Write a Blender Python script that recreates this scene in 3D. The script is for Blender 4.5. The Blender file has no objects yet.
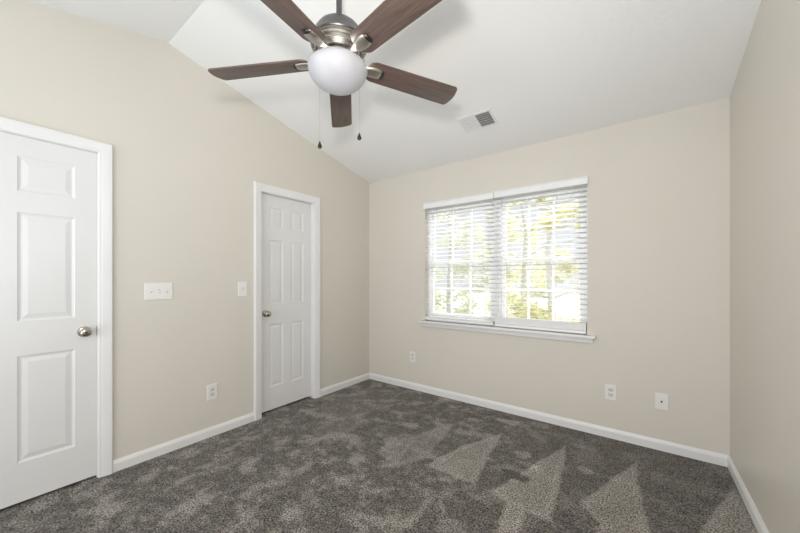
import bpy, bmesh, math, random
from mathutils import Vector, Matrix, noise
PI = math.pi
random.seed(7)
scene = bpy.context.scene
COL = scene.collection

# ------------------------------------------------------------------ camera, world, sun, lights, exposure
cam_data = bpy.data.cameras.new('camera')
cam_data.lens = 14.508
cam_data.sensor_width = 36.0
cam_data.shift_y = 0.01625
cam_data.clip_start = 0.02
cam = bpy.data.objects.new('camera', cam_data)
COL.objects.link(cam)
cam.location = (2.7385, -3.0298, 1.2457)
cam.rotation_euler = (PI/2, 0, 0.6401)
scene.camera = cam

world = bpy.data.worlds.new('sky')
scene.world = world
world.use_nodes = True
bg = world.node_tree.nodes['Background']
bg.inputs['Color'].default_value = (0.95, 0.965, 1.0, 1)
bg.inputs['Strength'].default_value = 0.74

def light(name, kind, loc, energy, color, target=None, **kw):
    d = bpy.data.lights.new(name, kind)
    d.energy = energy; d.color = color
    for k, v in kw.items(): setattr(d, k, v)
    o = bpy.data.objects.new(name, d); COL.objects.link(o); o.location = loc
    if target is not None:
        o.rotation_euler = (Vector(target)-Vector(loc)).to_track_quat('-Z', 'Y').to_euler()
    return o
# hazy high sun on the window side of the house: lights the trees and the backs of the blinds
light('sun', 'SUN', (3, 9, 7.8), 7.5, (1.0, 0.985, 0.96), (1.0, 0.0, 0.0), angle=0.25)
# daylight through the wide doorway in the rear wall behind the photographer
light('rear_daylight', 'AREA', (1.6, -4.36, 1.25), 26.0, (0.985, 0.98, 0.965), (1.6, 0, 1.35),
      shape='RECTANGLE', size=2.6, size_y=2.1)
# added fill lamp behind the photographer, aimed up to brighten ceiling and walls
light('rear_up_fill', 'AREA', (1.6, -4.2, 0.9), 13.0, (0.62, 0.84, 1.0), (1.6, -2.8, 3.0),
      shape='RECTANGLE', size=2.6, size_y=1.0, spread=2.6)
# the photographer's flash, just above the camera
light('camera_flash', 'AREA', (2.63, -3.02, 1.62), 15.0, (1.0, 0.975, 0.96), (1.45, -1.0, 1.7),
      shape='DISK', size=0.12, spread=PI)
light('ceiling_fill', 'AREA', (2.72, -3.1, 1.5), 2.0, (1.0, 0.97, 0.92), (1.2, -1.6, 2.8),  # extra lamp added beside the flash to lift the ceiling
      shape='DISK', size=0.15, spread=1.5)

scene.view_settings.view_transform = 'Standard'
scene.view_settings.look = 'None'
scene.view_settings.exposure = 0.30
scene.view_settings.gamma = 1.0
scene.view_settings.use_curve_mapping = False

# ------------------------------------------------------------------ materials
def srgb(r, g, b):
    def f(c):
        c /= 255.0
        return c/12.92 if c <= 0.04045 else ((c+0.055)/1.055)**2.4
    return (f(r), f(g), f(b), 1)

def new_mat(name, color, rough=0.6, metal=0.0, spec=0.5):
    m = bpy.data.materials.new(name); m.use_nodes = True
    b = m.node_tree.nodes['Principled BSDF']
    b.inputs['Base Color'].default_value = color
    b.inputs['Roughness'].default_value = rough
    b.inputs['Metallic'].default_value = metal
    b.inputs['Specular IOR Level'].default_value = spec
    return m, m.node_tree.nodes, m.node_tree.links, b

def add_noise_bump(m, scale, strength, dist=0.002, detail=4, coord='Object'):
    n, l = m.node_tree.nodes, m.node_tree.links
    tc = n.new('ShaderNodeTexCoord'); t = n.new('ShaderNodeTexNoise'); b = n.new('ShaderNodeBump')
    t.inputs['Scale'].default_value = scale; t.inputs['Detail'].default_value = detail
    b.inputs['Strength'].default_value = strength; b.inputs['Distance'].default_value = dist
    l.new(tc.outputs[coord], t.inputs['Vector']); l.new(t.outputs['Fac'], b.inputs['Height'])
    l.new(b.outputs['Normal'], n['Principled BSDF'].inputs['Normal'])

def mix_noise(m, c1, c2, scale, detail=3, lo=0.35, hi=0.65, stretch=None):
    n, l = m.node_tree.nodes, m.node_tree.links
    tc = n.new('ShaderNodeTexCoord'); t = n.new('ShaderNodeTexNoise'); r = n.new('ShaderNodeValToRGB')
    t.inputs['Scale'].default_value = scale; t.inputs['Detail'].default_value = detail
    src = tc.outputs['Object']
    if stretch:
        mp = n.new('ShaderNodeMapping'); mp.inputs['Scale'].default_value = stretch
        l.new(src, mp.inputs['Vector']); src = mp.outputs['Vector']
    l.new(src, t.inputs['Vector']); l.new(t.outputs['Fac'], r.inputs['Fac'])
    r.color_ramp.elements[0].position = lo; r.color_ramp.elements[0].color = c1
    r.color_ramp.elements[1].position = hi; r.color_ramp.elements[1].color = c2
    l.new(r.outputs['Color'], n['Principled BSDF'].inputs['Base Color'])
    return r

MWALL = new_mat('beige_wall_paint', srgb(217, 212, 202), 0.75, spec=0.25)[0]
mix_noise(MWALL, srgb(217, 211, 201), srgb(219, 213, 203), 1.3)
add_noise_bump(MWALL, 180, 0.12, 0.001)
MWALLR = new_mat('beige_wall_paint_eggshell', srgb(217, 212, 202), 0.38, spec=0.4)[0]
mix_noise(MWALLR, srgb(217, 211, 201), srgb(219, 213, 203), 1.3)
add_noise_bump(MWALLR, 60, 0.10, 0.002)
MCEIL = new_mat('ceiling_paint', srgb(242, 241, 239), 0.9, spec=0.1)[0]
add_noise_bump(MCEIL, 45, 0.25, 0.003)
MTRIM = new_mat('white_trim_paint', srgb(224, 223, 222), 0.35, spec=0.45)[0]
mix_noise(MTRIM, srgb(230, 229, 228), srgb(234, 233, 232), 2.0)
MDOOR = new_mat('white_door_paint', srgb(226, 225, 223), 0.4, spec=0.45)[0]
mix_noise(MDOOR, srgb(225, 224, 223), srgb(229, 228, 227), 2.0)
add_noise_bump(MDOOR, 90, 0.05, 0.001)
MPLATE = new_mat('white_plastic', srgb(236, 234, 230), 0.3)[0]
mix_noise(MPLATE, srgb(235, 233, 229), srgb(237, 235, 231), 20)
MHOLE = new_mat('dark_slot', srgb(58, 54, 50), 0.8)[0]
mix_noise(MHOLE, srgb(54, 50, 46), srgb(62, 58, 54), 30)
MSLOT = new_mat('shaded_plastic', srgb(176, 172, 166), 0.5)[0]
mix_noise(MSLOT, srgb(206, 203, 198), srgb(212, 209, 204), 30)
MVENTIN = new_mat('duct_interior', srgb(110, 108, 108), 0.8)[0]
mix_noise(MVENTIN, srgb(134, 132, 132), srgb(146, 144, 144), 20)
MVINYL = new_mat('white_vinyl', srgb(238, 238, 238), 0.35)[0]
mix_noise(MVINYL, srgb(237, 237, 237), srgb(240, 240, 240), 5)

def make_slat_mat():
    m, n, l, b = new_mat('blind_slat_white', srgb(240, 240, 240), 0.4)
    mix_noise(m, srgb(238, 238, 238), srgb(242, 242, 242), 8)
    tr = n.new('ShaderNodeBsdfTranslucent'); tr.inputs['Color'].default_value = srgb(247, 247, 247)
    mx = n.new('ShaderNodeMixShader'); mx.inputs['Fac'].default_value = 0.52
    out = n['Material Output']
    l.new(b.outputs[0], mx.inputs[1]); l.new(tr.outputs[0], mx.inputs[2]); l.new(mx.outputs[0], out.inputs['Surface'])
    return m
MSLAT = make_slat_mat()

def make_glass():
    m = bpy.data.materials.new('window_glass'); m.use_nodes = True
    n, l = m.node_tree.nodes, m.node_tree.links
    n.remove(n['Principled BSDF'])
    t = n.new('ShaderNodeBsdfTransparent'); g = n.new('ShaderNodeBsdfGlossy'); f = n.new('ShaderNodeFresnel')
    t.inputs['Color'].default_value = (0.97, 0.98, 0.98, 1); g.inputs['Roughness'].default_value = 0.02
    f.inputs['IOR'].default_value = 1.35
    mx = n.new('ShaderNodeMixShader')
    l.new(f.outputs[0], mx.inputs[0]); l.new(t.outputs[0], mx.inputs[1]); l.new(g.outputs[0], mx.inputs[2])
    l.new(mx.outputs[0], n['Material Output'].inputs['Surface'])
    return m
MGLASS = make_glass()

MNICKEL = new_mat('dark_pewter', srgb(108, 105, 103), 0.36, 0.85)[0]
mix_noise(MNICKEL, srgb(96, 94, 94), srgb(104, 102, 102), 60)
MCHROME = new_mat('brushed_nickel', srgb(188, 183, 174), 0.42, 1.0)[0]
mix_noise(MCHROME, srgb(184, 179, 170), srgb(192, 187, 178), 60)
MRIB = new_mat('pewter_ribs', srgb(150, 146, 138), 0.45, 0.9)[0]
mix_noise(MRIB, srgb(144, 140, 133), srgb(156, 152, 144), 60)
MKNOB = new_mat('satin_nickel_knob', srgb(186, 178, 168), 0.22, 1.0)[0]
mix_noise(MKNOB, srgb(180, 172, 162), srgb(192, 184, 174), 60)
MDARK = new_mat('dark_bronze', srgb(70, 66, 63), 0.35, 0.8)[0]
mix_noise(MDARK, srgb(66, 62, 59), srgb(74, 70, 67), 60)

def make_wood():
    m, n, l, b = new_mat('walnut_blade', srgb(100, 78, 68), 0.42)
    tc = n.new('ShaderNodeTexCoord'); mp = n.new('ShaderNodeMapping')
    mp.inputs['Scale'].default_value = (1.2, 14, 14)
    t = n.new('ShaderNodeTexNoise'); t.inputs['Scale'].default_value = 4.5; t.inputs['Detail'].default_value = 8
    t.inputs['Roughness'].default_value = 0.65; t.inputs['Distortion'].default_value = 0.6
    r = n.new('ShaderNodeValToRGB')
    r.color_ramp.elements[0].position = 0.3; r.color_ramp.elements[0].color = srgb(72, 58, 52)
    r.color_ramp.elements[1].position = 0.72; r.color_ramp.elements[1].color = srgb(112, 94, 86)
    l.new(tc.outputs['Object'], mp.inputs['Vector']); l.new(mp.outputs['Vector'], t.inputs['Vector'])
    l.new(t.outputs['Fac'], r.inputs['Fac']); l.new(r.outputs['Color'], b.inputs['Base Color'])
    return m
MWOOD = make_wood()

def make_bowl():
    m, n, l, b = new_mat('opal_glass', srgb(168, 167, 170), 0.55)
    tr = n.new('ShaderNodeBsdfTranslucent'); tr.inputs['Color'].default_value = (0.93, 0.92, 0.95, 1)
    em = n.new('ShaderNodeEmission'); em.inputs['Color'].default_value = (0.97, 0.955, 1.0, 1); em.inputs['Strength'].default_value = 0.08
    mx = n.new('ShaderNodeMixShader'); mx.inputs['Fac'].default_value = 0.018
    ad = n.new('ShaderNodeAddShader')
    l.new(b.outputs[0], mx.inputs[1]); l.new(tr.outputs[0], mx.inputs[2])
    l.new(mx.outputs[0], ad.inputs[0]); l.new(em.outputs[0], ad.inputs[1])
    l.new(ad.outputs[0], n['Material Output'].inputs['Surface'])
    return m
MBOWL = make_bowl()

def make_carpet():
    m, n, l, b = new_mat('grey_plush_carpet', srgb(110, 103, 97), 0.95, spec=0.05)
    b.inputs['Sheen Weight'].default_value = 0.15
    tc = n.new('ShaderNodeTexCoord')
    at = n.new('ShaderNodeAttribute'); at.attribute_name = 'nap'
    fine = n.new('ShaderNodeTexNoise'); fine.inputs['Scale'].default_value = 115; fine.inputs['Detail'].default_value = 6; fine.inputs['Roughness'].default_value = 0.7
    med = n.new('ShaderNodeTexNoise'); med.inputs['Scale'].default_value = 34; med.inputs['Detail'].default_value = 4
    for t in (fine, med): l.new(tc.outputs['Object'], t.inputs['Vector'])
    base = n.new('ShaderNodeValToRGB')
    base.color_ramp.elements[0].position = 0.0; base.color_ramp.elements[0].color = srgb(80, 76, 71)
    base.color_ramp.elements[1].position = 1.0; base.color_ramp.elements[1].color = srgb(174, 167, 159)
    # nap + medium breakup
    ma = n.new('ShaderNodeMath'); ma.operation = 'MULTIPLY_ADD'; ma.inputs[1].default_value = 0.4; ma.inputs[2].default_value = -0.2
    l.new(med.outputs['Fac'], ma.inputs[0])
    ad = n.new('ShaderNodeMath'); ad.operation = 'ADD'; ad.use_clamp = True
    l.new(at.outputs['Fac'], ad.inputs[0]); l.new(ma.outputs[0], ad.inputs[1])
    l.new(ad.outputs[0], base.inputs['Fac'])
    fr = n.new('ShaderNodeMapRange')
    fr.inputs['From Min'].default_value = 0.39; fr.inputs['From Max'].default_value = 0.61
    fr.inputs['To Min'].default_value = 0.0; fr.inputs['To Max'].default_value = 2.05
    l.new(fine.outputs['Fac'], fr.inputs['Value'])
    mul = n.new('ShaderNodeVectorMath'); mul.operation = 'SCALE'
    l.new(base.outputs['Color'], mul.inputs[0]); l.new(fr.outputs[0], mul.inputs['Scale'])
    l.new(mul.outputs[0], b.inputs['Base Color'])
    bp = n.new('ShaderNodeBump'); bp.inputs['Strength'].default_value = 0.7; bp.inputs['Distance'].default_value = 0.006
    l.new(fine.outputs['Fac'], bp.inputs['Height']); l.new(bp.outputs['Normal'], b.inputs['Normal'])
    return m
MCARPET = make_carpet()

def leaf_mat(name, c1, c2, scale=2.0):
    m, n, l, b = new_mat(name, c1, 0.6)
    mix_noise(m, c1, c2, scale)
    r = [x for x in n if x.type == 'VALTORGB'][0]
    tr = n.new('ShaderNodeBsdfTranslucent'); l.new(r.outputs['Color'], tr.inputs['Color'])
    mx = n.new('ShaderNodeMixShader'); mx.inputs['Fac'].default_value = 0.45
    l.new(b.outputs[0], mx.inputs[1]); l.new(tr.outputs[0], mx.inputs[2])
    l.new(mx.outputs[0], n['Material Output'].inputs['Surface'])
    return m
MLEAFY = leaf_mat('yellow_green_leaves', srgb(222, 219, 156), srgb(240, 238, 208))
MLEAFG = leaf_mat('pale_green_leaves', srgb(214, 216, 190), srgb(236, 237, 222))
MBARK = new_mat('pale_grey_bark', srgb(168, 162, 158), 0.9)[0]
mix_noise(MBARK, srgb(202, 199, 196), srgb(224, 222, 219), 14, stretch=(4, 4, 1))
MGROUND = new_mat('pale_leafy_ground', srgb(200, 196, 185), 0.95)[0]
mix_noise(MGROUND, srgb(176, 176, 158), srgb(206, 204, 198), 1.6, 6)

# ------------------------------------------------------------------ mesh helpers
def obj(name, bm, mat, parent=None, smooth=None, recalc=True):
    if recalc: bmesh.ops.recalc_face_normals(bm, faces=bm.faces[:])
    me = bpy.data.meshes.new(name); bm.to_mesh(me); bm.free()
    for m in (mat if isinstance(mat, (list, tuple)) else [mat]): me.materials.append(m)
    o = bpy.data.objects.new(name, me); COL.objects.link(o)
    if parent is not None: o.parent = parent
    if smooth:
        for p in me.polygons: p.use_smooth = True
        try:
            me.set_sharp_from_angle(angle=math.radians(smooth))
        except Exception: pass
    return o

def thing(name, label, cat, loc=(0, 0, 0), group=None):
    o = bpy.data.objects.new(name, None); COL.objects.link(o); o.location = loc
    o.empty_display_size = 0.1
    o['label'] = label; o['category'] = cat
    if group: o['group'] = group
    return o

def struct(o):
    o['kind'] = 'structure'; return o

def add_box(bm, x0, x1, y0, y1, z0, z1, bevel=0.0, seg=2, mi=0):
    r = bmesh.ops.create_cube(bm, size=1)
    vs = r['verts']
    for v in vs:
        v.co = Vector(((x0+x1)/2+v.co.x*(x1-x0), (y0+y1)/2+v.co.y*(y1-y0), (z0+z1)/2+v.co.z*(z1-z0)))
    fs = set(f for v in vs for f in v.link_faces)
    if bevel > 0:
        es = list(set(e for v in vs for e in v.link_edges))
        rr = bmesh.ops.bevel(bm, geom=es, offset=bevel, segments=seg, affect='EDGES', profile=0.5)
        fs = set(f for f in rr['faces']) | set(f for f in fs if f.is_valid)
    if mi:
        for f in fs:
            if f.is_valid: f.material_index = mi
    return vs

def box(*a, **k):
    bm = bmesh.new(); add_box(bm, *a, **k); return bm

def add_lathe(bm, prof, seg=48, M=None, mi=0):
    """prof: list of (r, z); axis z"""
    rings = []
    for r, z in prof:
        if r < 1e-6:
            rings.append([bm.verts.new((0, 0, z))])
        else:
            rings.append([bm.verts.new((r*math.cos(2*PI*i/seg), r*math.sin(2*PI*i/seg), z)) for i in range(seg)])
    for a, b in zip(rings[:-1], rings[1:]):
        for i in range(seg):
            j = (i+1) % seg
            if len(a) == 1 and len(b) == 1: continue
            if len(a) == 1: f = bm.faces.new((a[0], b[i], b[j]))
            elif len(b) == 1: f = bm.faces.new((a[i], b[0], a[j]))
            else: f = bm.faces.new((a[i], b[i], b[j], a[j]))
            f.material_index = mi
    if M is not None:
        for rg in rings:
            for v in rg: v.co = M @ v.co
    return rings

def lathe(prof, seg=48, M=None):
    bm = bmesh.new(); add_lathe(bm, prof, seg, M); return bm

def add_tube(bm, pts, rad, seg=10, cap=True):
    pts = [Vector(p) for p in pts]
    rads = rad if isinstance(rad, (list, tuple)) else [rad]*len(pts)
    rings = []
    for i, p in enumerate(pts):
        d = (pts[min(i+1, len(pts)-1)]-pts[max(i-1, 0)]).normalized()
        up = Vector((0, 0, 1)) if abs(d.z) < 0.9 else Vector((1, 0, 0))
        a = d.cross(up).normalized(); b = a.cross(d)
        rings.append([bm.verts.new(p+(a*math.cos(2*PI*k/seg)+b*math.sin(2*PI*k/seg))*rads[i]) for k in range(seg)])
    for r1, r2 in zip(rings[:-1], rings[1:]):
        for k in range(seg):
            j = (k+1) % seg
            bm.faces.new((r1[k], r2[k], r2[j], r1[j]))
    if cap:
        bm.faces.new(rings[0][::-1]); bm.faces.new(rings[-1])

def add_prism(bm, poly, fn, d0, d1):
    """polygon of 2D points extruded between depths; fn(u, v, d) -> xyz"""
    a = [bm.verts.new(fn(u, v, d0)) for u, v in poly]
    b = [bm.verts.new(fn(u, v, d1)) for u, v in poly]
    bm.faces.new(a); bm.faces.new(b[::-1])
    n = len(poly)
    for i in range(n):
        j = (i+1) % n
        bm.faces.new((a[i], b[i], b[j], a[j]))

def sweep(bm, loops):
    """list of closed profile loops joined in order, capped"""
    rs = [[bm.verts.new(p) for p in lp] for lp in loops]
    n = len(rs[0])
    for r1, r2 in zip(rs[:-1], rs[1:]):
        for k in range(n):
            j = (k+1) % n
            bm.faces.new((r1[k], r2[k], r2[j], r1[j]))
    bm.faces.new(rs[0][::-1]); bm.faces.new(rs[-1])

# ------------------------------------------------------------------ room shell
W = 3.217
YB = -4.3234
HC = 2.4578
YR, HR = -2.1617, 2.956
SL = (HR-HC)/(-YR)
def ceil_z(y): return HC+SL*(-y) if y >= YR else HR-SL*(YR-y)
T = 0.12
D1A, D1B = -3.300, -2.538      # door 1 opening in the left wall
D2A, D2B = -1.447, -0.858      # door 2 opening
DH = 2.044
WX0, WX1, WZ0, WZ1 = 0.828, 2.392, 0.790, 2.075

# left wall with two door niches
def LW(u, v, d): return (-d, u, v)
bm = bmesh.new()
def wall_piece(bm, y0, y1, z0, fn, d0, d1):
    top = [(y0, ceil_z(y0))]
    if y0 < YR < y1: top.append((YR, HR))
    top.append((y1, ceil_z(y1)))
    add_prism(bm, [(y0, z0)]+top+[(y1, z0)], fn, d0, d1)
for y0, y1, z0 in ((YB-T, D1A, 0), (D1A, D1B, DH), (D1B, D2A, 0), (D2A, D2B, DH), (D2B, T, 0)):
    wall_piece(bm, y0, y1, z0, LW, 0, T)
add_box(bm, -T-0.03, -T, D1A-0.1, D1B+0.1, 0, DH+0.1)
add_box(bm, -T-0.03, -T, D2A-0.1, D2B+0.1, 0, DH+0.1)
struct(obj('wall_left', bm, MWALL))

# right wall
bm = bmesh.new()
wall_piece(bm, YB-T, T, 0, lambda u, v, d: (W+d, u, v), 0, T)
struct(obj('wall_right', bm, MWALLR))

# back wall with the window opening
bm = bmesh.new()
add_box(bm, 0, WX0, 0, T, 0, HC)
add_box(bm, WX1, W, 0, T, 0, HC)
add_box(bm, WX0, WX1, 0, T, 0, WZ0)
add_box(bm, WX0, WX1, 0, T, WZ1, HC)
struct(obj('wall_back', bm, MWALL))

# rear wall behind the camera with a wide doorway
bm = bmesh.new()
add_box(bm, 0, 0.25, YB-T, YB, 0, HC)
add_box(bm, 2.95, W, YB-T, YB, 0, HC)
add_box(bm, 0.25, 2.95, YB-T, YB, 2.3, HC)
struct(obj('wall_rear', bm, MWALL))

# ceiling: two slopes meeting at the ridge
bm = bmesh.new()
pr = [(T, ceil_z(0)-SL*T), (0, HC), (YR, HR), (YB, HC), (YB-T, HC-SL*T)]
poly = pr+[(YB-T, HC+0.12), (YR, HR+0.12), (T, HC+0.12)]
add_prism(bm, poly, lambda u, v, d: (d, u, v), -T, W+T)
struct(obj('ceiling', bm, MCEIL))

# floor: dense sheet so the vacuum strokes in the nap can be laid in per point
def dist_in(poly, x, y):
    """signed distance to a polygon (positive inside)"""
    n = len(poly); best = 1e9; inside = False
    for i in range(n):
        x0, y0 = poly[i]; x1, y1 = poly[(i+1) % n]
        dx, dy = x1-x0, y1-y0
        t = max(0, min(1, ((x-x0)*dx+(y-y0)*dy)/(dx*dx+dy*dy)))
        best = min(best, math.hypot(x-x0-t*dx, y-y0-t*dy))
        if (y0 > y) != (y1 > y) and x < (x1-x0)*(y-y0)/(y1-y0)+x0: inside = not inside
    return best if inside else -best
CP = Vector((2.7385, -3.0298, 1.2457)); CY = 0.6401; CF = 322.4
def floor_at(u, v):
    """place on the floor seen at a point of the photograph (measured once, then plain room coordinates)"""
    d = Vector((-math.sin(CY), math.cos(CY), 0))+Vector((math.cos(CY), math.sin(CY), 0))*((u-400)/CF)+Vector((0, 0, 1))*((279.5-v)/CF)
    p = CP+d*(-CP.z/d.z); return (p.x, p.y)
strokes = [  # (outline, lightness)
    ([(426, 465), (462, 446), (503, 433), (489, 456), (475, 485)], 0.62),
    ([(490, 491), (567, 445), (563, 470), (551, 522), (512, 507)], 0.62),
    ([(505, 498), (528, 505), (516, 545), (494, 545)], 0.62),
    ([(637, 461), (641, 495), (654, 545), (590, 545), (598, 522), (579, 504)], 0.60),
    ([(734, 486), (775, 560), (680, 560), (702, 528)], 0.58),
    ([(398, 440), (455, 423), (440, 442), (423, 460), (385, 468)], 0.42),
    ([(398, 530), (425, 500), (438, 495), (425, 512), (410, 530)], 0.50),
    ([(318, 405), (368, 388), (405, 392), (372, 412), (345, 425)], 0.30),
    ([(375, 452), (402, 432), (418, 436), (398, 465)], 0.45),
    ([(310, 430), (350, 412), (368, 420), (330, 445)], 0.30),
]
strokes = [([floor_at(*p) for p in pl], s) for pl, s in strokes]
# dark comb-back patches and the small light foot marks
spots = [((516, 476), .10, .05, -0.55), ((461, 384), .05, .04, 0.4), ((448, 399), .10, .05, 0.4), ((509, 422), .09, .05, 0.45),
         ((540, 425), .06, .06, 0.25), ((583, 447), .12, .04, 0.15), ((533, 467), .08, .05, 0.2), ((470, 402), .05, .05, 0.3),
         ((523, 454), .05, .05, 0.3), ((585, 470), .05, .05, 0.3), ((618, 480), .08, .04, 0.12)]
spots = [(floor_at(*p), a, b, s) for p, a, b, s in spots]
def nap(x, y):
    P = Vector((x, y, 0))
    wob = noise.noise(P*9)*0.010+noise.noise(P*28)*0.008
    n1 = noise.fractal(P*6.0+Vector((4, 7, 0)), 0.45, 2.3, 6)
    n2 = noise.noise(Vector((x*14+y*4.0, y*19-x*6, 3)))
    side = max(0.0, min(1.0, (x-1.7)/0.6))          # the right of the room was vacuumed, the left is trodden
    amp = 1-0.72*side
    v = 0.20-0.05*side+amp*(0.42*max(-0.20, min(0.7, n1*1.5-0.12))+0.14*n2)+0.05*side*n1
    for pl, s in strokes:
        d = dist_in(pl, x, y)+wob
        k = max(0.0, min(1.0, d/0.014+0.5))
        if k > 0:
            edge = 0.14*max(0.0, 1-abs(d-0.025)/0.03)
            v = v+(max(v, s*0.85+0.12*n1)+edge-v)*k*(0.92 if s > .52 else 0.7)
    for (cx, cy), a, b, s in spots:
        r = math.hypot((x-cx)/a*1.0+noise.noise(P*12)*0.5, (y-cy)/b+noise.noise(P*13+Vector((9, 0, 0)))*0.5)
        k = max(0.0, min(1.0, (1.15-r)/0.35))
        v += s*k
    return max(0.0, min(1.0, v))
fx0, fx1, fy0, fy1 = -T, W+0.02, YB-T, 0.02
NX, NY = 330, 440
bm = bmesh.new()
lay = bm.verts.layers.float.new('nap')
grid = [[bm.verts.new((fx0+(fx1-fx0)*i/NX, fy0+(fy1-fy0)*j/NY, 0)) for i in range(NX+1)] for j in range(NY+1)]
for j in range(NY):
    for i in range(NX):
        bm.faces.new((grid[j][i], grid[j][i+1], grid[j+1][i+1], grid[j+1][i]))
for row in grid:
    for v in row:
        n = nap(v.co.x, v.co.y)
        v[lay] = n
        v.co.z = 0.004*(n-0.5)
low = [bm.verts.new((x, y, -0.06)) for x, y in ((fx0, fy0), (fx1, fy0), (fx1, fy1), (fx0, fy1))]
bm.faces.new(low[::-1])
bm.normal_update()
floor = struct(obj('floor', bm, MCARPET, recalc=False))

# baseboards
BBP = [(0, 0), (0.0, 0.013), (0.050, 0.013), (0.060, 0.010), (0.068, 0.006), (0.074, 0.004), (0.074, 0)]  # (height, depth)
def baseboard(name, runs, fn):
    bm = bmesh.new()
    for a, b in runs:
        sweep(bm, [[fn(s, h-(0.01 if h == 0 else 0), d) for h, d in BBP] for s in (a, b)])
    return struct(obj(name, bm, MTRIM))
CW = 0.068
baseboard('baseboard_left', [(YB, D1A-CW), (D1B+CW, D2A-CW), (D2B+CW, 0)], lambda s, h, d: (d, s, h))
baseboard('baseboard_back', [(0, W)], lambda s, h, d: (s, -d, h))
baseboard('baseboard_right', [(YB, 0)], lambda s, h, d: (W-d, s, h))
baseboard('baseboard_rear', [(0, 0.25), (2.95, W)], lambda s, h, d: (s, YB+d, h))

# ------------------------------------------------------------------ doors
CASP = [(0.0, 0.0), (0.0, 0.009), (0.006, 0.012), (0.014, 0.012), (0.020, 0.015), (0.040, 0.017), (0.052, 0.020), (0.064, 0.020), (CW, 0.016), (CW, 0.0)]
def door_casing(name, ya, yb, zt):
    bm = bmesh.new()
    loops = [[(d, ya-a, -0.01) for a, d in CASP], [(d, ya-a, zt+a) for a, d in CASP],
             [(d, yb+a, zt+a) for a, d in CASP], [(d, yb+a, -0.01) for a, d in CASP]]
    sweep(bm, loops)
    struct(obj(name, bm, MTRIM, smooth=25))

def door_jamb(bm, ya, yb, zt, stop_x):
    t = 0.004
    add_box(bm, -0.12, 0.0, ya, ya+t, 0, zt)
    add_box(bm, -0.12, 0.0, yb-t, yb, 0, zt)
    add_box(bm, -0.12, 0.0, ya, yb, zt-t, zt)
    # stops behind / before the leaf
    s0, s1 = stop_x
    add_box(bm, s0, s1, ya+t, ya+0.014, 0, zt-t)
    add_box(bm, s0, s1, yb-0.014, yb-t, 0, zt-t)
    add_box(bm, s0, s1, ya+t, yb-t, zt-0.014, zt-t)

def six_panel_leaf(y0, y1, z0, z1, x0, x1, ys, zs):
    """leaf between x0 (back) and x1 (room face) with raised panels at the given column / row ranges"""
    bm = bmesh.new()
    rec = 0.0065
    add_box(bm, x0, x1-rec, y0, y1, z0, z1)
    ycuts = [y0]+[c for r in ys for c in r]+[y1]
    zcuts = [z0]+[c for r in zs for c in r]+[z1]
    # stiles full height, rails between them
    for i in range(0, len(ycuts), 2):
        add_box(bm, x1-rec, x1, ycuts[i], ycuts[i+1], z0, z1)
    for (a, b) in ys:
        for i in range(0, len(zcuts), 2):
            add_box(bm, x1-rec, x1, a, b, zcuts[i], zcuts[i+1])
        for (c, d) in zs:
            # sloped sticking round the recess
            def ring(off, x): return [bm.verts.new((x, p, q)) for p, q in ((a+off, c+off), (b-off, c+off), (b-off, d-off), (a+off, d-off))]
            r0 = ring(0, x1); r1 = ring(0.004, x1-0.003); r2 = ring(0.012, x1-rec+0.0005); r3 = ring(0.017, x1-rec+0.0005); r4 = ring(0.040, x1-0.0015)
            for p, q in ((r0, r1), (r1, r2), (r2, r3), (r3, r4)):
                for k in range(4):
                    j = (k+1) % 4
                    bm.faces.new((p[k], p[j], q[j], q[k]))
            bm.faces.new(r4)
    return bm

def knob(parent, x, y, z, latch=False):
    M = Matrix.Translation((x, y, z)) @ Matrix.Rotation(PI/2, 4, 'Y')
    rose = obj('rosette', lathe([(0, 0), (0.032, 0), (0.032, 0.004), (0.029, 0.008), (0.015, 0.010), (0.013, 0.012), (0, 0.012)], 36, M), MKNOB, parent, smooth=40)
    k = obj('knob', lathe([(0, 0.008), (0.011, 0.010), (0.010, 0.020), (0.012, 0.028), (0.020, 0.033), (0.026, 0.041), (0.0275, 0.049), (0.026, 0.056), (0.021, 0.061), (0.012, 0.0635), (0.0, 0.064)], 36, M), MKNOB, parent, smooth=50)
    b = obj('lock_button', lathe([(0, 0.060), (0.006, 0.0635), (0.0055, 0.0665), (0, 0.067)], 18, M), MDARK if latch else MKNOB, k, smooth=50)
    return k

# door 1 (large, near the photographer): flush with the wall face
zs = [(0.235, 0.825), (1.015, 1.618), (1.735, 1.928)]
y0, y1 = D1A+0.005, D1B-0.005
leaf = obj('door_1', six_panel_leaf(y0, y1, 0.018, DH-0.006, -0.037, -0.002, [(y0+0.097, y0+0.323), (-2.866, -2.640)], zs), MDOOR)
struct(leaf)
knob(leaf, -0.002, -2.600, 0.925, True)
obj('latch_plate', box(-0.012, -0.0005, D1B-0.006, D1B-0.0035, 0.895, 0.955), MDARK, leaf)
bm = bmesh.new(); door_jamb(bm, D1A, D1B, DH, (-0.08, -0.038))
struct(obj('trim_1', bm, MTRIM))
door_casing('trim_2', D1A, D1B, DH)

# door 2 (narrow closet door): set back in its jamb
REC = -0.045
y0, y1 = D2A+0.005, D2B-0.005
w = y1-y0; st = 0.098; mid = 0.085; pw = (w-2*st-mid)/2
leaf = obj('door_2', six_panel_leaf(y0, y1, 0.022, DH-0.006, REC-0.035, REC, [(y0+st, y0+st+pw), (y1-st-pw, y1-st)], zs), MDOOR)
struct(leaf)
knob(leaf, REC, y0+0.062, 0.93)
bm = bmesh.new(); door_jamb(bm, D2A, D2B, DH, (REC-0.075, REC-0.036))
struct(obj('trim_3', bm, MTRIM))
door_casing('trim_4', D2A, D2B, DH)

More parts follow.
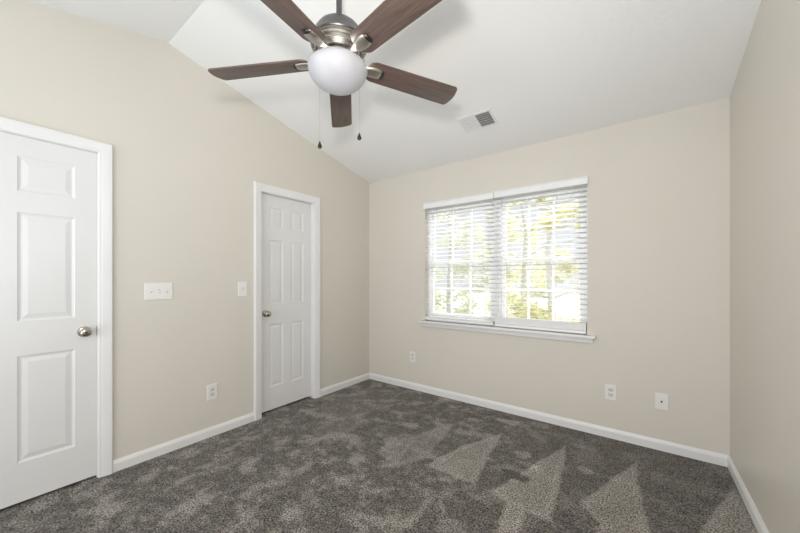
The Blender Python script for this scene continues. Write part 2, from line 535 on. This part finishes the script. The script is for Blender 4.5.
# ------------------------------------------------------------------ windows (a mulled pair of double hung units)
def window(name, x0, x1):
    bm = bmesh.new()
    z0, z1 = WZ0, WZ1
    ft = 0.022
    add_box(bm, x0, x0+ft, 0.062, 0.135, z0, z1)
    add_box(bm, x1-ft, x1, 0.062, 0.135, z0, z1)
    add_box(bm, x0+ft, x1-ft, 0.062, 0.135, z1-ft, z1)
    add_box(bm, x0+ft, x1-ft, 0.062, 0.135, z0, z0+ft)
    fr = struct(obj(name, bm, MVINYL))
    a, b = x0+ft, x1-ft
    zm = 1.430
    for nm, za, zb, yy in (('lower_sash', z0+ft, zm+0.020, 0.078), ('upper_sash', zm-0.020, z1-ft, 0.106)):
        bm = bmesh.new()
        s = 0.038
        zl = 0.070 if nm == 'lower_sash' else 0.040
        ztp = 0.040
        add_box(bm, a, a+s, yy, yy+0.026, za, zb, 0.002, 1)
        add_box(bm, b-s, b, yy, yy+0.026, za, zb, 0.002, 1)
        add_box(bm, a+s, b-s, yy, yy+0.026, za, za+zl, 0.002, 1)
        add_box(bm, a+s, b-s, yy, yy+0.026, zb-ztp, zb, 0.002, 1)
        sash = obj(nm, bm, MVINYL, fr)
        ga, gb, gc, gd = a+s, b-s, za+zl, zb-ztp
        bm = bmesh.new()
        for k in (1, 2):
            xc = ga+(gb-ga)*k/3
            add_box(bm, xc-0.009, xc+0.009, yy+0.006, yy+0.020, gc, gd)
        zc = (gc+gd)/2
        add_box(bm, ga, gb, yy+0.0068, yy+0.0192, zc-0.009, zc+0.009)
        obj('grille', bm, MVINYL, sash)
        obj('pane', box(ga-0.004, gb+0.004, yy+0.011, yy+0.015, gc-0.004, gd+0.004), MGLASS, sash)
    return fr
window('window_1', WX0+0.003, 1.603)
window('window_2', 1.633, WX1-0.003)
bm = bmesh.new(); add_box(bm, 1.603, 1.633, 0.055, 0.135, WZ0, WZ1)
struct(obj('trim_5', bm, MTRIM))
# sill board and apron
bm = bmesh.new()
add_box(bm, 0.762, 2.452, -0.050, 0.0, 0.768, 0.792, 0.005, 3)
add_box(bm, WX0, WX1, -0.01, 0.064, 0.770, 0.792)
add_box(bm, 0.782, 2.436, -0.020, 0.0, 0.728, 0.769, 0.004, 2)
add_box(bm, 0.782, 2.436, -0.028, 0.0, 0.752, 0.769, 0.004, 2)
struct(obj('window_sill', bm, MTRIM, smooth=40)).name = 'trim_6'

# ------------------------------------------------------------------ blinds
def blind(label, x0, x1, ztop, zbot, rail_h, pack, vy, vl, vr):
    t = thing('window_blind', label, 'blind', ((x0+x1)/2, -0.0, ztop), group=None)
    cx = (x0+x1)/2
    def L(bm):
        for v in bm.verts: v.co -= Vector((cx, 0, ztop))
        return bm
    # moulded valance
    bm = bmesh.new()
    P = [(0, 0), (-0.008, 0.0), (-0.010, -0.006), (-0.006, -0.012), (-0.006, -0.050), (-0.010, -0.055), (-0.010, -0.062), (0.0, -0.062)]
    sweep(bm, [[(x, vy+p, ztop+q) for p, q in P] for x in (x0-vl, x1+vr)])
    obj('valance', L(bm), MVINYL, t)
    obj('headrail', L(box(x0+0.004, x1-0.004, vy+0.004, vy+0.054, ztop-0.052, ztop-0.010)), MVINYL, t)
    # slats
    sp = 0.0425; z = ztop-0.070; zlow = zbot+rail_h+0.004+pack*0.0029
    n = int((z-zlow)/sp)
    yc = vy+0.031
    proto = packed = None
    zz = [z-sp*i for i in range(n+1)]+[zbot+rail_h+0.003+0.0029*i for i in range(pack)][::-1]
    for q in zz:
        if proto is None:
            bm = bmesh.new()
            pts = []
            tilt = math.radians(-6)
            for side in (1, -1):
                rng = [-1, -0.6, -0.2, 0.2, 0.6, 1] if side == 1 else [1, 0.6, 0.2, -0.2, -0.6, -1]
                for s in rng:
                    pts.append((s*0.0245*math.cos(tilt), 0.0018*(1-s*s)+side*0.0014+s*0.0245*math.sin(tilt)))
            sweep(bm, [[(x, p, r) for p, r in pts] for x in (-(x1-x0)/2+0.003, (x1-x0)/2-0.003)])
            o = obj('slat', bm, MSLAT, t); proto = o
        else:
            o = proto.copy(); COL.objects.link(o); o.parent = t
        o.location = (0, yc, q-ztop)
        if q < zlow:
            o.rotation_euler = (math.radians(6), 0, 0)
            if packed is None:
                packed = proto.data.copy(); packed.materials.clear(); packed.materials.append(MVINYL)
            o.data = packed
    # bottom rail
    obj('bottom_rail', L(box(x0+0.003, x1-0.003, yc-0.026, yc+0.026, zbot, zbot+rail_h, bevel=0.003)), MVINYL, t)
    # ladder strings and lift cords
    for f in (0.14, 0.5, 0.86):
        xx = x0+(x1-x0)*f
        bm = bmesh.new()
        for dy in (-0.0265, 0.0265):
            add_box(bm, xx-0.001, xx+0.001, yc+dy-0.0006, yc+dy+0.0006, zbot+rail_h, ztop-0.05)
        obj('ladder_cord', L(bm), MVINYL, t)
    return t
blind('white slatted blind over the left half of the window, nearer the closet door', 0.833, 1.607, 2.083, 0.806, 0.022, 4, -0.016, .012, .003)
blind('white slatted blind over the right half of the window, thick slat stack at its bottom', 1.619, 2.387, 2.086, 0.800, 0.024, 22, -0.017, .004, .012)

# ------------------------------------------------------------------ wall plates
def plate_frame(wall, s, z):
    """returns matrix: local x along the wall, y out of the wall into the room, z up"""
    if wall == 'left':
        return Matrix.Translation((0, s, z)) @ Matrix.Rotation(-PI/2, 4, 'Z')
    return Matrix.Translation((s, 0, z)) @ Matrix.Rotation(PI, 4, 'Z')
def add_screw(bm, x, z):
    add_lathe(bm, [(0, 0.0062), (0.0032, 0.0062), (0.0026, 0.0074), (0, 0.0076)], 12, Matrix.Translation((x, 0, z)) @ Matrix.Rotation(-PI/2, 4, 'X'))
def place(t, M): t.matrix_world = M

def duplex_outlet(wall, s, z, label, w=0.076, h=0.120, group=None):
    t = thing('power_outlet', label, 'outlet', group=group)
    place(t, plate_frame(wall, s, z))
    obj('cover_plate', box(-w/2, w/2, 0, 0.0065, -h/2, h/2, bevel=0.0025), MPLATE, t)
    for sg in (1, -1):
        zc = sg*0.0195
        bm = bmesh.new()
        poly = [(0.017*math.cos(a), 0.0145*math.sin(a)) for a in [PI*2*i/24 for i in range(24)]]
        poly = [(max(-0.0165, min(0.0165, p*1.15)), max(-0.0125, min(0.0125, q*1.15))) for p, q in poly]
        add_prism(bm, poly, lambda u, v, d: (u, d, v+zc), 0.004, 0.0085)
        f = obj('socket', bm, MSLOT, t)
        bm = bmesh.new()
        add_box(bm, -0.0075, -0.0055, 0.0080, 0.0088, zc-0.002, zc+0.0065)
        add_box(bm, 0.0055, 0.0075, 0.0080, 0.0088, zc-0.002, zc+0.0065)
        add_lathe(bm, [(0, 0.0080), (0.0026, 0.0080), (0.0026, 0.0088), (0, 0.0088)], 12, Matrix.Translation((0, 0, zc-0.0065)) @ Matrix.Rotation(-PI/2, 4, 'X'))
        obj('slots', bm, MVENTIN, f)
    bm = bmesh.new(); add_screw(bm, 0, 0); obj('screw', bm, MPLATE, t)
    return t

def switch_plate(wall, s, z, label, gangs, w, h):
    t = thing('light_switch', label, 'light switch')
    place(t, plate_frame(wall, s, z))
    obj('cover_plate', box(-w/2, w/2, 0, 0.0065, -h/2, h/2, bevel=0.0025), MPLATE, t)
    for g in range(gangs):
        xc = (g-(gangs-1)/2)*0.046
        bm = bmesh.new()
        add_box(bm, xc-0.0052, xc+0.0052, 0.0060, 0.0074, -0.0125, 0.0125)
        b = obj('toggle_bezel', bm, MSLOT, t)
        up = 1 if g != 1 else -1
        add = bmesh.new()
        M = Matrix.Translation((xc, 0.006, 0)) @ Matrix.Rotation(math.radians(28*up), 4, 'X')
        vs = add_box(add, -0.0042, 0.0042, 0, 0.014, -0.0045, 0.0045, 0.001, 1)
        for v in add.verts: v.co = M @ v.co
        obj('toggle', add, MPLATE, t)
        for sz in (0.030, -0.030):
            bm = bmesh.new(); add_screw(bm, xc, sz); obj('screw', bm, MPLATE, t)
    return t

def cable_plate(wall, s, z, label):
    t = thing('cable_outlet', label, 'cable outlet')
    place(t, plate_frame(wall, s, z))
    obj('cover_plate', box(-0.0385, 0.0385, 0, 0.0065, -0.06, 0.06, bevel=0.0025), MPLATE, t)
    R = Matrix.Rotation(-PI/2, 4, 'X')
    obj('coax_connector', lathe([(0, 0.006), (0.0060, 0.006), (0.0060, 0.009), (0.0048, 0.0095), (0.0048, 0.016), (0.0018, 0.016), (0.0018, 0.012), (0, 0.012)], 12, R), MDARK, t)
    for sz in (0.042, -0.042):
        bm = bmesh.new(); add_screw(bm, 0, sz); obj('screw', bm, MPLATE, t)
    return t

switch_plate('left', -2.217, 1.163, 'wide white three-gang light switch plate on the left wall beside the large door', 3, 0.166, 0.118)
switch_plate('left', -1.618, 1.165, 'narrow white single light switch plate left of the closet door', 1, 0.078, 0.124)
duplex_outlet('left', -1.864, 0.350, 'white power outlet low on the left wall between the two doors')
duplex_outlet('back', 0.665, 0.368, 'white power outlet on the window wall near the far corner, left of the window')
duplex_outlet('back', 2.553, 0.358, 'white power outlet on the window wall right below the right end of the window')
cable_plate('back', 2.864, 0.356, 'white cable outlet plate with one dark connector, nearest the right wall')

# ------------------------------------------------------------------ ceiling register
def ceiling_vent():
    t = thing('ceiling_vent', 'white rectangular louvred air vent on the sloped ceiling above the window', 'vent')
    xc, yc = 1.650, -0.480
    ang = math.atan(SL)
    # local x along room x, local y up the slope towards the window, local z down into the room
    M = Matrix.Translation((xc, yc, ceil_z(yc))) @ Matrix.Rotation(-ang, 4, 'X') @ Matrix.Rotation(PI, 4, 'X')
    t.matrix_world = M
    LX, LY, fw = 0.142, 0.098, 0.019
    bm = bmesh.new()
    add_box(bm, -LX, LX, -LY, -LY+fw, 0, 0.006, 0.002, 2)
    add_box(bm, -LX, LX, LY-fw, LY, 0, 0.006, 0.002, 2)
    add_box(bm, -LX, -LX+fw, -LY+fw, LY-fw, 0, 0.006, 0.002, 2)
    add_box(bm, LX-fw, LX, -LY+fw, LY-fw, 0, 0.006, 0.002, 2)
    add_box(bm, -0.006, 0.006, -LY+fw, LY-fw, 0, 0.006, 0.001, 1)
    obj('frame', bm, MTRIM, t)
    obj('backing', box(-LX+fw*0.5, LX-fw*0.5, -LY+fw*0.5, LY-fw*0.5, 0.0002, 0.001), MVENTIN, t)
    for side in (0, 1):
        xa, xb = (-LX+fw, -0.006) if side == 0 else (0.006, LX-fw)
        n = 9 if side == 0 else 6
        proto = None
        for i in range(n):
            y = -LY+fw+(2*(LY-fw))*(i+0.5)/n
            bm = bmesh.new()
            tilt = math.radians(-14) if side == 0 else math.radians(48)
            vs = add_box(bm, xa, xb, -0.0058, 0.0058, -0.0004, 0.0004)
            Mr = Matrix.Translation((0, y, 0.0048)) @ Matrix.Rotation(tilt, 4, 'X')
            for v in bm.verts: v.co = Mr @ v.co
            obj('louvre', bm, MTRIM, t)
    for sx in (-1, 1):
        bm = bmesh.new(); add_lathe(bm, [(0, 0.0055), (0.004, 0.0055), (0.003, 0.0072), (0, 0.0074)], 12, Matrix.Translation((sx*(LX-0.009), 0, 0)))
        obj('screw', bm, MTRIM, t)
ceiling_vent()

# ------------------------------------------------------------------ ceiling fan
FX, FY, FZ = 1.5744, -1.9588, 2.297
fan = thing('ceiling_fan', 'ceiling fan with five dark walnut blades, pewter motor and lit white glass bowl', 'ceiling fan', (FX, FY, FZ))
# rod and canopy against the sloped ceiling
cz = ceil_z(FY)-FZ
obj('downrod', lathe([(0, 0.19), (0.0135, 0.19), (0.0135, cz-0.03), (0, cz-0.03)], 24), MNICKEL, fan, smooth=40)
obj('canopy', lathe([(0, cz-0.10), (0.022, cz-0.10), (0.030, cz-0.095), (0.055, cz-0.06), (0.068, cz-0.02), (0.070, cz+0.004), (0, cz+0.004)], 40), MNICKEL, fan, smooth=40)
obj('coupling', lathe([(0, 0.185), (0.024, 0.185), (0.025, 0.192), (0.020, 0.204), (0.0165, 0.208), (0, 0.210)], 32), MNICKEL, fan, smooth=40)
PH_ = 2.3684
# motor housing: dome over a rim, slotted flare, ribbed underside
obj('motor_dome', lathe([(0, 0.190), (0.030, 0.189), (0.055, 0.182), (0.080, 0.168), (0.100, 0.150), (0.114, 0.128), (0.121, 0.108), (0.128, 0.094), (0.134, 0.084), (0.136, 0.078), (0.133, 0.074), (0, 0.074)], 64), MNICKEL, fan, smooth=35)
obj('motor_skirt', lathe([(0, 0.086), (0.133, 0.086), (0.134, 0.080), (0.129, 0.077), (0.131, 0.073), (0.131, 0.068), (0.125, 0.065), (0.127, 0.061), (0.125, 0.056), (0.117, 0.054), (0.118, 0.050), (0.114, 0.046), (0, 0.046)], 64), MRIB, fan, smooth=20)
bm = bmesh.new()
for i in range(44):
    aa = 2*PI*i/44
    dd = (aa-(PH_+PI)+PI) % (2*PI)-PI
    if abs(dd) < math.radians(46): continue      # plain ribbed front panel
    Rz = Matrix.Rotation(aa, 4, 'Z')
    pts = [(0.1375, 0.086), (0.1335, 0.066), (0.125, 0.050), (0.113, 0.043)]
    for (r0, z0), (r1, z1) in zip(pts[:-1], pts[1:]):
        q = [Rz @ Vector(p) for p in ((r0, -0.0045, z0), (r0, 0.0045, z0), (r1, 0.0045, z1), (r1, -0.0045, z1), (r0-0.006, -0.0045, z0), (r0-0.006, 0.0045, z0), (r1-0.006, 0.0045, z1+0.004), (r1-0.006, -0.0045, z1+0.004))]
        vs = [bm.verts.new(p) for p in q]
        for f in ((0, 1, 2, 3), (4, 7, 6, 5), (0, 4, 5, 1), (1, 5, 6, 2), (2, 6, 7, 3), (3, 7, 4, 0)):
            bm.faces.new([vs[k] for k in f])
obj('vent_fins', bm, MCHROME, fan)
pr = [(0, 0.060), (0.1145, 0.060), (0.1145, 0.042)]
r = 0.1145; z = 0.042
for i in range(4):
    pr += [(r-0.0035, z-0.0015), (r-0.0075, z), (r-0.0085, z+0.004), (r-0.0105, z+0.004)]; r -= 0.0115; z -= 0.001
pr += [(r, z), (0.060, z), (0, z)]
obj('ribbed_band', lathe(pr, 64), MRIB, fan, smooth=30)
# switch housing under the motor
obj('switch_housing', lathe([(0, 0.046), (0.050, 0.046), (0.050, 0.034), (0.064, 0.032), (0.066, 0.028), (0.060, 0.025), (0.060, 0.006), (0.065, 0.003), (0.065, -0.006), (0, -0.006)], 48), MRIB, fan, smooth=35)
bm = bmesh.new()
for i in range(20):
    vs = add_box(bm, 0.0588, 0.0608, -0.0032, 0.0032, 0.0065, 0.0245)
    Rz = Matrix.Rotation(2*PI*i/20, 4, 'Z')
    for v in vs: v.co = Rz @ v.co
obj('vent_slots', bm, MDARK, fan)
obj('bowl_fitter', lathe([(0, -0.004), (0.066, -0.004), (0.072, -0.008), (0.074, -0.013), (0.072, -0.018), (0.060, -0.020), (0, -0.020)], 48), MCHROME, fan, smooth=35)
# three arms carrying the rim of the bowl
for i in range(3):
    q = math.radians(20+120*i)
    bm = bmesh.new(); add_tube(bm, [(0.060*math.cos(q), 0.060*math.sin(q), -0.013), (0.100*math.cos(q), 0.100*math.sin(q), -0.010), (0.133*math.cos(q), 0.133*math.sin(q), -0.026)], 0.0035, 8)
    obj('fitter_arm', bm, MCHROME, fan)
# glass bowl: open at the top
cyw = math.cos(CY); syw = math.sin(CY)
outer = []
RB, HB, ZB = 0.141, 0.098, -0.038
for i in range(0, 17):
    a = (PI/2)*i/16
    outer.append((RB*math.cos(a)**0.9 if i < 16 else 0.0, ZB-HB*math.sin(a)**1.08))
prof = [(0.124, -0.020), (0.131, -0.024), (0.137, -0.030)]+outer
inner = [(max(0.0, r-0.004), z+0.004) for r, z in prof][::-1]
bowl = obj('light_bowl', lathe(prof+inner+[prof[0]], 64), MBOWL, fan, smooth=60)
bowl.location = (-0.005*cyw, -0.005*syw, 0)
# blades and irons
BR0, BR1, BWD = 0.145, 0.672, 0.135
def blade_outline():
    pts = []
    w0, w1 = 0.118/2, BWD/2
    def arc(cx, cy, r, a0, a1, n):
        return [(cx+r*math.cos(math.radians(a0+(a1-a0)*k/n)), cy+r*math.sin(math.radians(a0+(a1-a0)*k/n))) for k in range(n+1)]
    r0 = 0.038
    pts += arc(BR0+r0, -w0+r0, r0, 180, 270, 6)
    r1 = 0.018
    pts += arc(BR1-r1-0.010, -w1+r1, r1, 270, 345, 6)
    pts += [(BR1-0.001, -0.020), (BR1, 0.0), (BR1-0.001, 0.020)]
    pts += arc(BR1-r1-0.010, w1-r1, r1, 15, 90, 6)
    pts += arc(BR0+r0, w0-r0, r0, 90, 180, 6)
    return pts
def blade_mesh():
    bm = bmesh.new()
    ol = blade_outline()
    add_prism(bm, ol, lambda u, v, d: (u, v, d), -0.0035, 0.0035)
    es = [e for e in bm.edges if abs(e.verts[0].co.z-e.verts[1].co.z) < 1e-6]
    bmesh.ops.bevel(bm, geom=es, offset=0.0015, segments=2, affect='EDGES', profile=0.5)
    return bm
def iron_mesh():
    bm = bmesh.new()
    # spoon-shaped medallion under the blade root
    zt = -0.004
    secs = []
    for r, w, th in ((0.062, 0.012, 0.008), (0.095, 0.013, 0.009), (0.125, 0.018, 0.010), (0.145, 0.026, 0.011), (0.165, 0.031, 0.012), (0.185, 0.032, 0.012), (0.203, 0.030, 0.011), (0.215, 0.025, 0.009), (0.222, 0.018, 0.006)):
        off = 0.0 if r > 0.14 else (0.14-r)*0.38
        ring = [(r, w*math.cos(a), zt+off-th*max(0.0, -math.sin(a))-(0.0 if math.sin(a) < 0 else 0.0)) for a in [2*PI*k/16 for k in range(16)]]
        secs.append(ring)
    sweep(bm, secs)
    bmesh.ops.remove_doubles(bm, verts=bm.verts[:], dist=1e-6)
    return bm
PH = 2.3684
pitch = -math.radians(12.4)
bl0 = ir0 = tp0 = None
for k in range(5):
    a = PH+k*2*PI/5
    if bl0 is None:
        bl0 = obj('blade', blade_mesh(), MWOOD, fan, smooth=30); b = bl0
        ir0 = obj('blade_bracket', iron_mesh(), MCHROME, b, smooth=50)
        # dark hooded end of the bracket
        bm = bmesh.new()
        loops = []
        for r, w, th in ((0.216, 0.0275, 0.010), (0.219, 0.0285, 0.0135), (0.226, 0.0235, 0.0120), (0.232, 0.013, 0.008)):
            loops.append([(r, w*math.cos(q), -0.003-th*max(0, -math.sin(q))) for q in [2*PI*j/16 for j in range(16)]])
        sweep(bm, loops); bmesh.ops.remove_doubles(bm, verts=bm.verts[:], dist=1e-6)
        tp0 = obj('end_cap', bm, MDARK, b, smooth=50)
    else:
        b = bl0.copy(); COL.objects.link(b); b.parent = fan
        for src in (ir0, tp0):
            c = src.copy(); COL.objects.link(c); c.parent = b
    b.rotation_euler = (pitch, 0, a)
    b.rotation_euler = (Matrix.Rotation(a, 3, 'Z') @ Matrix.Rotation(pitch, 3, 'X')).to_euler()
# pull chains
def pull_chain(name, dx, dy, zb, r0):
    bm = bmesh.new()
    add_tube(bm, [(dx*0.40, dy*0.40, 0.012), (dx*0.85, dy*0.85, 0.010), (dx, dy, 0.0), (dx, dy, zb+0.03)], 0.0008, 6)
    c = obj(name, bm, MCHROME, fan)
    obj('pull_weight', lathe([(0, zb+0.034), (0.003, zb+0.033), (0.0045, zb+0.026), (0.010, zb+0.012), (0.0115, zb+0.005), (0.008, zb-0.001), (0, zb-0.001)], 20, Matrix.Translation((dx, dy, 0))), MDARK, c, smooth=40)
def off(rt, fw): return (rt*cyw-fw*syw, rt*syw+fw*cyw)
a = off(0.082, 0.125); pull_chain('pull_chain', a[0], a[1], 1.975-FZ, 0)
a = off(-0.120, 0.110); pull_chain('pull_chain', a[0], a[1], 1.925-FZ, 0)
# bulb inside the bowl
bulb = light('bowl_bulb', 'POINT', (0, 0, -0.042), 3.0, (1.0, 0.96, 0.90), shadow_soft_size=0.03)
bulb.parent = fan

# ------------------------------------------------------------------ outside
bm = bmesh.new()
add_box(bm, -30, 30, 0.3, 45, -0.9, -0.6)
g = obj('ground_outside', bm, MGROUND); g['kind'] = 'structure'; g.name = 'ground'

def tree(name, x, y, h, r, leafmat, n, label, cat='tree', group=None, trunk=0.09, dens=1.0, low=0.25):
    t = thing(name, label, cat, (x, y, -0.6), group)
    bm = bmesh.new()
    rnd = random.Random(int(x*100+y*10))
    pts = [(0, 0, 0), (rnd.uniform(-.1, .1), 0, h*0.3), (rnd.uniform(-.2, .2), 0, h*0.6), (rnd.uniform(-.2, .2), 0, h*0.92)]
    add_tube(bm, pts, [trunk, trunk*0.8, trunk*0.5, trunk*0.15], 8)
    for i in range(14):
        f = rnd.uniform(0.18, 0.85); a = rnd.uniform(0, 2*PI); L = r*rnd.uniform(0.5, 0.95)
        p0 = Vector((0, 0, h*f)); p1 = p0+Vector((math.cos(a)*L, math.sin(a)*L, L*rnd.uniform(0.1, 0.8)))
        add_tube(bm, [p0, (p0+p1)/2+Vector((0, 0, -0.06)), p1], [trunk*0.35, trunk*0.22, trunk*0.08], 6)
    obj('trunk', bm, MBARK, t)
    bm = bmesh.new()
    clumps = []
    for i in range(46):
        a = rnd.uniform(0, 2*PI); q = rnd.uniform(0.2, 1)**0.5
        zz = h*(low+(1-low)*rnd.random()**1.7)
        rr = r*q*math.sin(PI*min(0.95, max(0.12, (zz/h-low)/(1-low)*0.8+0.18)))
        clumps.append((math.cos(a)*rr, math.sin(a)*rr, zz, rnd.uniform(0.18, 0.42)*r*0.6))
    for i in range(n):
        cxx, cyy, czz, cr = rnd.choice(clumps)
        p = Vector((rnd.gauss(0, 1), rnd.gauss(0, 1), rnd.gauss(0, 0.7)))*cr*0.6+Vector((cxx, cyy, czz))
        s = rnd.uniform(0.03, 0.06)
        R = Matrix.Rotation(rnd.uniform(0, 2*PI), 3, 'Z') @ Matrix.Rotation(rnd.uniform(-1.2, 1.2), 3, 'X')
        vs = [bm.verts.new(p+R @ Vector(c)) for c in ((-s, 0, 0), (0, -s*0.5, 0.006), (s, 0, 0), (0, s*0.5, 0.006))]
        bm.faces.new(vs)
    obj('foliage', bm, leafmat, t, recalc=False)
    return t
# seen through the right window: yellow-green; through the left: paler, thin grey trunks
tree('leafy_tree', 1.30, 4.2, 4.2, 1.0, MLEAFY, 9000, 'yellow-green leafy tree nearest outside the right half of the window', low=0.10)
tree('leafy_tree', 0.05, 6.6, 5.2, 1.05, MLEAFY, 8000, 'yellow-green tree behind the middle of the window, farther off than the nearest yellow tree', low=0.10)
tree('leafy_tree', 2.2, 7.6, 5.6, 1.0, MLEAFY, 5000, 'yellow-green tree farthest right outside, mostly hidden by the nearest yellow tree', low=0.10)
tree('slender_tree', -1.0, 4.0, 4.6, 0.95, MLEAFG, 3600, 'slender pale tree nearest outside the left half of the window', trunk=0.05, low=0.15)
tree('slender_tree', -2.3, 6.6, 5.4, 1.1, MLEAFG, 5000, 'grey trunked pale tree farthest left outside the window', trunk=0.07, low=0.10)
tree('slender_tree', -1.6, 10.0, 6.4, 1.4, MLEAFG, 6000, 'most distant pale tree seen through the left half of the window', trunk=0.08, low=0.08)
tree('slender_tree', 2.2, 11.4, 6.6, 1.35, MLEAFG, 6000, 'most distant pale tree seen through the right half of the window', trunk=0.08, low=0.08)
